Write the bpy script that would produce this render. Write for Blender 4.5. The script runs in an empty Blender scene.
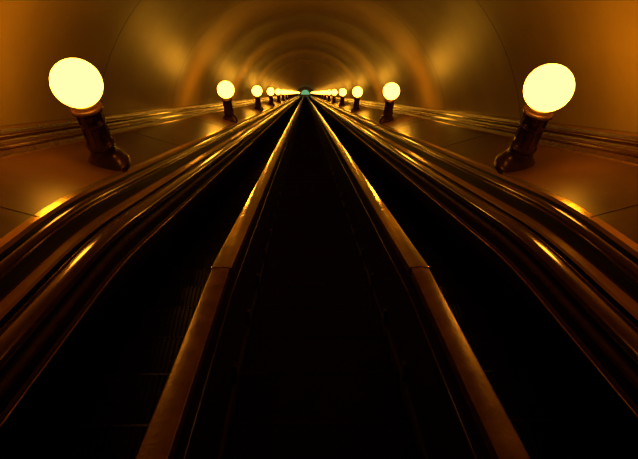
import bpy, bmesh, math, random
from mathutils import Vector, Matrix
random.seed(4)
SL = math.radians(30)
D = Vector((0, math.cos(SL), -math.sin(SL)))
N = Vector((0, math.sin(SL), math.cos(SL)))
X = Vector((1, 0, 0))
CAMX = -0.106
S_END = 172.0
def W(x, s, n): return X*x + D*s + N*n

def bend(s, s0, w, deg=8.5):
    TD = math.tan(math.radians(deg))
    t = s0 - s
    if t <= -w: return 0.0
    if t >= w: return -t*TD
    return -TD*(t+w)**2/(4*w)

# ---------------- materials
def mat(name, col, rough=0.5, metal=0.0, col2=None, nscale=6.0, bump=0.0, bscale=30, spec=0.5, coat=0.0, stretch=None, rvar=0.0):
    m = bpy.data.materials.new(name); m.use_nodes = True
    nt = m.node_tree; b = nt.nodes['Principled BSDF']
    b.inputs['Base Color'].default_value = (*col, 1)
    b.inputs['Roughness'].default_value = rough
    b.inputs['Metallic'].default_value = metal
    b.inputs['Specular IOR Level'].default_value = spec
    b.inputs['Coat Weight'].default_value = coat
    b.inputs['Coat Roughness'].default_value = 0.12
    tc = nt.nodes.new('ShaderNodeTexCoord')
    mp = nt.nodes.new('ShaderNodeMapping')
    if stretch: mp.inputs['Scale'].default_value = stretch
    mp.inputs['Rotation'].default_value = (SL, 0, 0)
    nt.links.new(tc.outputs['Object'], mp.inputs['Vector'])
    nz = nt.nodes.new('ShaderNodeTexNoise'); nz.inputs['Scale'].default_value = nscale
    nz.inputs['Detail'].default_value = 5
    nt.links.new(mp.outputs[0], nz.inputs['Vector'])
    if col2:
        r = nt.nodes.new('ShaderNodeValToRGB')
        r.color_ramp.elements[0].color = (*col, 1); r.color_ramp.elements[0].position = .35
        r.color_ramp.elements[1].color = (*col2, 1); r.color_ramp.elements[1].position = .68
        nt.links.new(nz.outputs['Fac'], r.inputs[0]); nt.links.new(r.outputs[0], b.inputs['Base Color'])
    if rvar:
        mr = nt.nodes.new('ShaderNodeMapRange')
        mr.inputs['From Min'].default_value = .3; mr.inputs['From Max'].default_value = .7
        mr.inputs['To Min'].default_value = max(0.02, rough-rvar); mr.inputs['To Max'].default_value = rough+rvar
        nt.links.new(nz.outputs['Fac'], mr.inputs[0]); nt.links.new(mr.outputs[0], b.inputs['Roughness'])
    if bump:
        n2 = nt.nodes.new('ShaderNodeTexNoise'); n2.inputs['Scale'].default_value = bscale
        nt.links.new(mp.outputs[0], n2.inputs['Vector'])
        bp = nt.nodes.new('ShaderNodeBump'); bp.inputs['Strength'].default_value = bump
        bp.inputs['Distance'].default_value = 0.01
        nt.links.new(n2.outputs['Fac'], bp.inputs['Height']); nt.links.new(bp.outputs[0], b.inputs['Normal'])
    return m
def emat(name, col, st):
    m = bpy.data.materials.new(name); m.use_nodes = True
    nt = m.node_tree; b = nt.nodes['Principled BSDF']
    b.inputs['Base Color'].default_value = (.8, .7, .5, 1)
    b.inputs['Emission Color'].default_value = (*col, 1)
    b.inputs['Emission Strength'].default_value = st
    return m
M_plaster = mat('vault_plaster', (.32, .195, .046), .42, 0, (.39, .245, .06), 1.3, .10, 7, spec=.32)
M_seam = mat('vault_seam', (.12, .07, .018), .5)
M_band = mat('polished_bronze_cap', (1.0, .74, .29), .13, 1.0, (1.0, .84, .40), 6, .30, 6, rvar=.05)
M_wood = mat('varnished_wood_cap', (.24, .10, .026), .33, .25, (.38, .17, .045), 9, .15, 40, rvar=.06)
M_edge = mat('dark_wood_edge', (.06, .022, .008), .25, 0, (.10, .035, .012), 12, .1)
M_rubber = mat('handrail_varnish', (.13, .055, .014), .16, .6, (.20, .085, .022), 4, .05, 20, coat=.9)
M_brass = mat('brass_trim', (.8, .48, .16), .3, 1.0)
M_deck = mat('deck_panel', (.11, .042, .012), .36, .15, (.16, .062, .018), 2.5, .06, 14, rvar=.04)
M_mould = mat('moulding_bronze', (.62, .36, .10), .19, .9, (.75, .47, .15), 4, .10, 10)
M_dark = mat('dark_side_panel', (.010, .005, .0025), .45, 0, (.015, .008, .004), 4, spec=.12)
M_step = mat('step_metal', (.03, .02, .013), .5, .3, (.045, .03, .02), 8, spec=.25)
M_skirt = mat('skirt_metal', (.10, .07, .048), .4, .6)
M_post = mat('lamp_post_bronze', (.06, .025, .009), .25, .5, (.10, .038, .013), 8, .1)
M_globe = emat('opal_globe', (1.0, .41, .024), 19.0)
M_green = emat('hall_light', (.14, .55, .26), .7)
M_floor = mat('concrete', (.05, .035, .02), .8, 0, (.07, .05, .03), 3)

def mk(name, verts, faces, mats, fm=None, smooth=None, parent=None):
    me = bpy.data.meshes.new(name)
    me.from_pydata([tuple(v) for v in verts], [], faces)
    for m in mats: me.materials.append(m)
    if fm: me.polygons.foreach_set('material_index', fm)
    if smooth is not None:
        me.polygons.foreach_set('use_smooth', smooth if isinstance(smooth, list) else [smooth]*len(faces))
    me.update()
    o = bpy.data.objects.new(name, me); bpy.context.collection.objects.link(o)
    if parent: o.parent = parent
    return o

class B:
    def __init__(s): s.v=[]; s.f=[]; s.m=[]; s.sm=[]
    def loft(b, prof, ss, bf, mi, closed=False, smooth=False, caps=False):
        k=len(prof); base=len(b.v)
        for s in ss:
            o=bf(s)
            for (x,n) in prof: b.v.append(W(x,s,n+o))
        segs = k if closed else k-1
        for i in range(len(ss)-1):
            for j in range(segs):
                a=base+i*k+j; c=base+i*k+(j+1)%k
                b.f.append((a,c,c+k,a+k)); b.m.append(mi[j] if isinstance(mi,list) else mi)
                b.sm.append(smooth[j] if isinstance(smooth,list) else smooth)
        if closed and caps:
            b.f.append(tuple(base+j for j in range(k))); b.f.append(tuple(base+(len(ss)-1)*k+j for j in reversed(range(k))))
            for _ in range(2): b.m.append(mi if isinstance(mi,int) else mi[0]); b.sm.append(False)
    def box(b, x0,x1,s0,s1,n0,n1,bf,mi):
        base=len(b.v)
        for s in (s0,s1):
            o=bf(s)
            for (x,n) in ((x0,n0),(x1,n0),(x1,n1),(x0,n1)): b.v.append(W(x,s,n+o))
        for q in ((0,1,2,3),(7,6,5,4),(0,4,5,1),(1,5,6,2),(2,6,7,3),(3,7,4,0)):
            b.f.append(tuple(base+i for i in q)); b.m.append(mi); b.sm.append(False)
    def make(b,name,mats):
        o = mk(name,b.v,b.f,mats,b.m,b.sm)
        bm=bmesh.new(); bm.from_mesh(o.data); bmesh.ops.recalc_face_normals(bm,faces=bm.faces); bm.to_mesh(o.data); bm.free()
        return o
def srange(extra=()):
    L=[-1.6+.4*i for i in range(4)]
    s=0.0
    while s<7: L.append(round(s,3)); s+=.1
    while s<S_END-1.5: L.append(s); s+=1.0
    L.append(S_END-1)
    L+=list(extra)
    return sorted(set(L))
def tube(cx,cn,rx,rn,k=20,p=2.0):
    out=[]
    for i in range(k):
        a=2*math.pi*i/k
        c,s_=math.cos(a),math.sin(a)
        out.append((cx+rx*math.copysign(abs(c)**(2/p),c), cn+rn*math.copysign(abs(s_)**(2/p),s_)))
    return out

# ---------------- vault
RC,RR=-1.0,3.27
SEAM0=7.0; SEG=3.9
def ring(r,a0=-8,a1=188,k=72):
    return [(r*math.cos(math.radians(a0+(a1-a0)*i/k)), RC+r*math.sin(math.radians(a0+(a1-a0)*i/k))) for i in range(k+1)]
v=[];f=[];fm=[]
ss=[];rr=[]
j=-3
T=[0,.03,.3,.6,.9,1.2,1.6,1.95,2.3,2.7,3.0,3.3,3.6,3.899]
nT=len(T)
while SEAM0+j*SEG<S_END:
    a=SEAM0+j*SEG
    for t in T:
        ss.append(a+t)
        rr.append(RR+.022*math.sin(math.pi*t/3.9)**1.3 if 0<t<3.899 else RR)
    j+=1
k=73
for s,r in zip(ss,rr):
    for (x,n) in ring(r): v.append(W(x,s,n))
for i in range(len(ss)-1):
    for q in range(k-1):
        a=i*k+q
        f.append((a,a+k,a+k+1,a+1)); t=(i%nT)
        fm.append(1 if t in (0,) else 0)
ceil=mk('ceiling',v,f,[M_plaster,M_seam],fm,True)

b=B(); b.loft([(-3.25,-2.6),(3.25,-2.6),(3.25,-2.75),(-3.25,-2.75)],[-4,10,60,S_END-.6],lambda s:0 if s>0 else s*.2,0,True,False,True)
b.make('floor',[M_floor])

# ---------------- balustrades between escalators
Sx=srange((2.74,2.76,2.78,2.80,2.82))
bi=lambda s:bend(s,2.78,.03,6.2)
for sx in (-1,1):
    b=B(); c=.66*sx
    b.loft([(c-.055,-2.55),(c+.055,-2.55),(c+.055,-1.16),(c-.055,-1.16)],Sx,bi,0,True,False,True)
    h=.070
    K=14; A=16
    top=[(c+(h-.003)*math.sin(math.radians(-A+2*A*i/K))/math.sin(math.radians(A)), -1.1-.19*(1-math.cos(math.radians(-A+2*A*i/K)))) for i in range(K+1)]
    pr=[(c-h,-1.16),(c-h,-1.113)]+top+[(c+h,-1.113),(c+h,-1.16)]
    prn=[(c+(x-c)*.86,n-.003) for x,n in pr]
    sml=[False,False]+[True]*K+[False]*3
    b.loft(prn,[q for q in Sx if q<=2.78],bi,[2,2]+[4]*K+[2,2,2],True,sml,True)
    b.loft(pr,[q for q in Sx if q>=2.78],bi,[2,2]+[1]*K+[2,2,2],True,sml,True)
    s=2.78+3.0
    while s<60:
        b.box(c-h-.002,c+h+.002,s,s+.008,-1.15,-1.108,bi,2); s+=3.0
    for d in (-1,1):
        b.loft(tube(c+d*.059,-1.30,.005,.010,8),Sx,bi,2,True,True)
        b.loft([(c+d*.055,-2.10),(c+d*.075,-2.10),(c+d*.075,-1.93),(c+d*.055,-1.93)],Sx,bi,3,True)
        s=-.5
        while s<40:
            b.box(c+d*.07-.012,c+d*.07+.012,s,s+.05,-1.93,-1.80,bi,3); s+=.8
    b.make('escalator_balustrade',[M_dark,M_band,M_edge,M_skirt,M_wood])

# ---------------- outer balustrades with handrails and lamp deck
bo=lambda s:bend(s,3.4,.5,8.5)
for sx in (-1,1):
    b=B(); m=lambda P:[(sx*x,n) for x,n in P]
    P=[(1.60,-2.55),(1.60,-1.36),(1.585,-1.35),(1.585,-1.31),(1.60,-1.30),(1.60,-1.22),(1.59,-1.21),(1.59,-1.185),(1.61,-1.17),
       (1.62,-1.16),(1.79,-1.13),(1.80,-1.06),(1.815,-1.045),(1.86,-1.02),(1.88,-1.015),(1.885,-.96),(1.90,-.935),(1.93,-.915),
       (1.945,-.83),(1.96,-.805),(2.01,-.791),(2.35,-.695),(2.75,-.575),(2.78,-.56),(2.78,-2.55)]
    mi=[0,1,1,1,0,1,1,1,0,0,0,2,2,2,0,0,2,0,2,2,5,5,2,0,0]
    b.loft(m(P),Sx,bo,mi,True,False,True)
    b.loft(m(tube(1.695,-1.10,.078,.058,24,2.2)),Sx,bo,3,True,True,True)
    b.loft(m(tube(1.905,-.89,.035,.045,16)),Sx,bo,3,True,True,True)
    b.loft(m(tube(1.583,-1.33,.005,.008,8)),Sx,bo,4,True,True,True)
    s=3.1
    while s<70:
        for q,(xa,na,xb,nb) in enumerate([(1.97,-.802,2.35,-.693),(2.35,-.693,2.74,-.576)]):
            base=len(b.v)
            for s_ in (s,s+.008):
                for x,n in ((xa,na-.01),(xb,nb-.01),(xb,nb+.002),(xa,na+.002)): b.v.append(W(sx*x,s_,n+bo(s_)))
            for Q in ((0,1,2,3),(7,6,5,4),(0,4,5,1),(1,5,6,2),(2,6,7,3),(3,7,4,0)):
                b.f.append(tuple(base+i for i in Q)); b.m.append(1); b.sm.append(False)
        s+=3.9
    b.make('escalator_side_deck',[M_dark,M_edge,M_mould,M_rubber,M_brass,M_deck])
    z=lambda s:0.0
    b=B()
    b.loft(m([(2.79,-1.2),(2.79,-.56),(2.80,-.52),(2.88,-.50),(2.89,-.53),(2.93,-.53),(2.94,-.45),(3.02,-.43),(3.03,-.46),(3.07,-.46),(3.08,-.37),(3.13,-.35),(3.30,-.35)]),Sx,z,[0,1,1,1,0,1,1,1,0,1,2,1])
    b.loft(m(tube(2.84,-.49,.035,.03,12)),Sx,z,3,True,True)
    b.loft(m(tube(2.985,-.42,.033,.028,12)),Sx,z,3,True,True)
    b.make('trim_%d'%(1 if sx<0 else 2),[M_dark,M_edge,M_mould,M_rubber])

# ---------------- escalators
bs=lambda s:bend(s,3.2,.6,8.0)
P_=.46
ch,sh=math.cos(SL),math.sin(SL)
def escalator(xa,xb):
    b=B()
    nb=-2.10
    s=-1.6
    while s<S_END-2:
        tl=.40
        e0=(s,nb); e1=(s+tl*ch,nb+tl*sh); e2=(s+P_,nb)
        sc = 1.0 if s>3.2 else .85
        base=len(b.v)
        for x in (xa,xb):
            for (ss_,nn) in (e0,e1,e2):
                nn2=nb+(nn-nb)*sc
                b.v.append(W(x,ss_,nn2+bs(ss_)))
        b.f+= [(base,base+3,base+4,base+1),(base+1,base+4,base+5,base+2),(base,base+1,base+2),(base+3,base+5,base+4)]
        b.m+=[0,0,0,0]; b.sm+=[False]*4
        x_=(e1[0]); n_=nb+(e1[1]-nb)*sc
        b.box(xa,xb,x_-.02,x_-.003,n_-.012,n_+.004,bs,0)
        if s<9:
            nC=22; w=(xb-xa)/nC
            for i in range(nC):
                x0=xa+w*(i+.25); x1=x0+w*.5
                base=len(b.v)
                for x in (x0,x1):
                    for (q0,q1) in ((.03,0),(tl-.005,0),(tl-.005,.012),(.03,.012)):
                        ss_=s+q0*ch-q1*sh; nn=(q0*sh+q1*ch)*sc
                        b.v.append(W(x,ss_,nb+nn+bs(ss_)))
                for Q in ((0,1,2,3),(7,6,5,4),(0,4,5,1),(1,5,6,2),(2,6,7,3),(3,7,4,0)):
                    b.f.append(tuple(base+i for i in Q)); b.m.append(0); b.sm.append(False)
        s+=P_
    b.loft([(xa,-2.5),(xb,-2.5),(xb,-2.14),(xa,-2.14)],[-1.6,0,1,2,3,4,5,20,S_END-1],bs,1,True,False,True)
    return b.make('escalator',[M_step,M_skirt])
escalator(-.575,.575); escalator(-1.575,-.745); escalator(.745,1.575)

# ---------------- lamps
def lathe(prof,k=32):
    v=[];f=[]
    for (r,z) in prof:
        for i in range(k):
            a=2*math.pi*i/k; v.append(Vector((r*math.cos(a),r*math.sin(a),z)))
    for i in range(len(prof)-1):
        for j in range(k):
            a=i*k+j;c=i*k+(j+1)%k
            f.append((a,c,c+k,a+k))
    return v,f
H=.87; GR=.215
prof=[(.001,-.09),(.20,-.09),(.215,-.08),(.215,-.03),(.20,.0),(.18,.02),(.172,.05),(.155,.07),(.13,.11),(.122,.16),(.127,.19),(.135,.20),(.135,.225),(.122,.235),
      (.112,.26),(.108,.42),(.114,.44),(.125,.45),(.125,.475),(.114,.485),(.108,.50),(.108,.575),(.125,.59),(.145,.60),(.145,.63),(.13,.64),(.115,.655),(.115,.68),(.001,.68)]
v,f=lathe(prof)
fm=[0]*len(f); sm=[True]*len(f)
def add(vv,ff,mi,s):
    o=len(v)
    v.extend(vv); f.extend([tuple(i+o for i in q) for q in ff]); fm.extend([mi]*len(ff)); sm.extend([s]*len(ff))
for i in range(8):
    a=2*math.pi*i/8; R=Matrix.Rotation(a,4,'Z')
    vv=[]
    for z in (.25,.58):
        for (x,y) in ((.10,-.012),(.121,-.008),(.121,.008),(.10,.012)): vv.append(R@Vector((x,y,z)))
    add(vv,[(0,1,2,3),(7,6,5,4),(0,4,5,1),(1,5,6,2),(2,6,7,3),(3,7,4,0)],0,False)
gp=[(.001,H-GR)]
for i in range(1,24):
    a=-math.pi/2+math.pi*i/24; gp.append((GR*math.cos(a),H+GR*math.sin(a)))
gp.append((.001,H+GR))
gv,gf=lathe(gp,40); add(gv,gf,1,True)
lm=bpy.data.meshes.new('globe_lamp'); lm.from_pydata([tuple(p) for p in v],[],f)
lm.materials.append(M_post); lm.materials.append(M_globe)
lm.polygons.foreach_set('material_index',fm); lm.polygons.foreach_set('use_smooth',sm)
bm=bmesh.new(); bm.from_mesh(lm); bmesh.ops.recalc_face_normals(bm,faces=bm.faces); bm.to_mesh(lm); bm.free()
S0=4.78; SP=8.0
for i in range(21):
    for sx in (-1,1):
        o=bpy.data.objects.new('globe_lamp',lm); bpy.context.collection.objects.link(o)
        o.location=W(sx*2.17,S0+SP*i,-.69)

# ---------------- far hall end
b=B()
def arc(r,k=24): return [(r*math.cos(math.pi*i/k),-1.1+r*math.sin(math.pi*i/k)) for i in range(k+1)]
base=len(b.v)
for p in ring(3.4): b.v.append(W(p[0],S_END-.2,p[1]))
b.f.append(tuple(range(base,len(b.v)))); b.m.append(0); b.sm.append(False)
base=len(b.v)
for p in arc(1.6): b.v.append(W(p[0],S_END-.4,p[1]+.55))
b.f.append(tuple(range(base,len(b.v)))); b.m.append(1); b.sm.append(False)
b.make('wall_far',[M_plaster,M_green])

# ---------------- world, camera
w=bpy.data.worlds.new('World'); bpy.context.scene.world=w; w.use_nodes=True
w.node_tree.nodes['Background'].inputs[0].default_value=(.01,.006,.003,1)
w.node_tree.nodes['Background'].inputs[1].default_value=.2
F=450.0
th=math.atan(136.5/F); psi=math.atan(14/F)
fwd=D*math.cos(th)-N*math.sin(th); up=N*math.cos(th)+D*math.sin(th); right=X.copy()
fw2=fwd*math.cos(psi)+right*math.sin(psi); rt2=right*math.cos(psi)-fwd*math.sin(psi)
M=Matrix((( rt2.x,up.x,-fw2.x,0),(rt2.y,up.y,-fw2.y,0),(rt2.z,up.z,-fw2.z,0),(0,0,0,1)))
M.translation=W(CAMX,0,0)
cd=bpy.data.cameras.new('camera'); cam=bpy.data.objects.new('camera',cd); bpy.context.collection.objects.link(cam)
cam.matrix_world=M; cd.sensor_width=36; cd.lens=F/638*36; cd.clip_end=500; cd.clip_start=.02
bpy.context.scene.camera=cam
sc=bpy.context.scene
sc.view_settings.view_transform='Standard'; sc.view_settings.look='None'
sc.view_settings.exposure=0; sc.view_settings.gamma=1
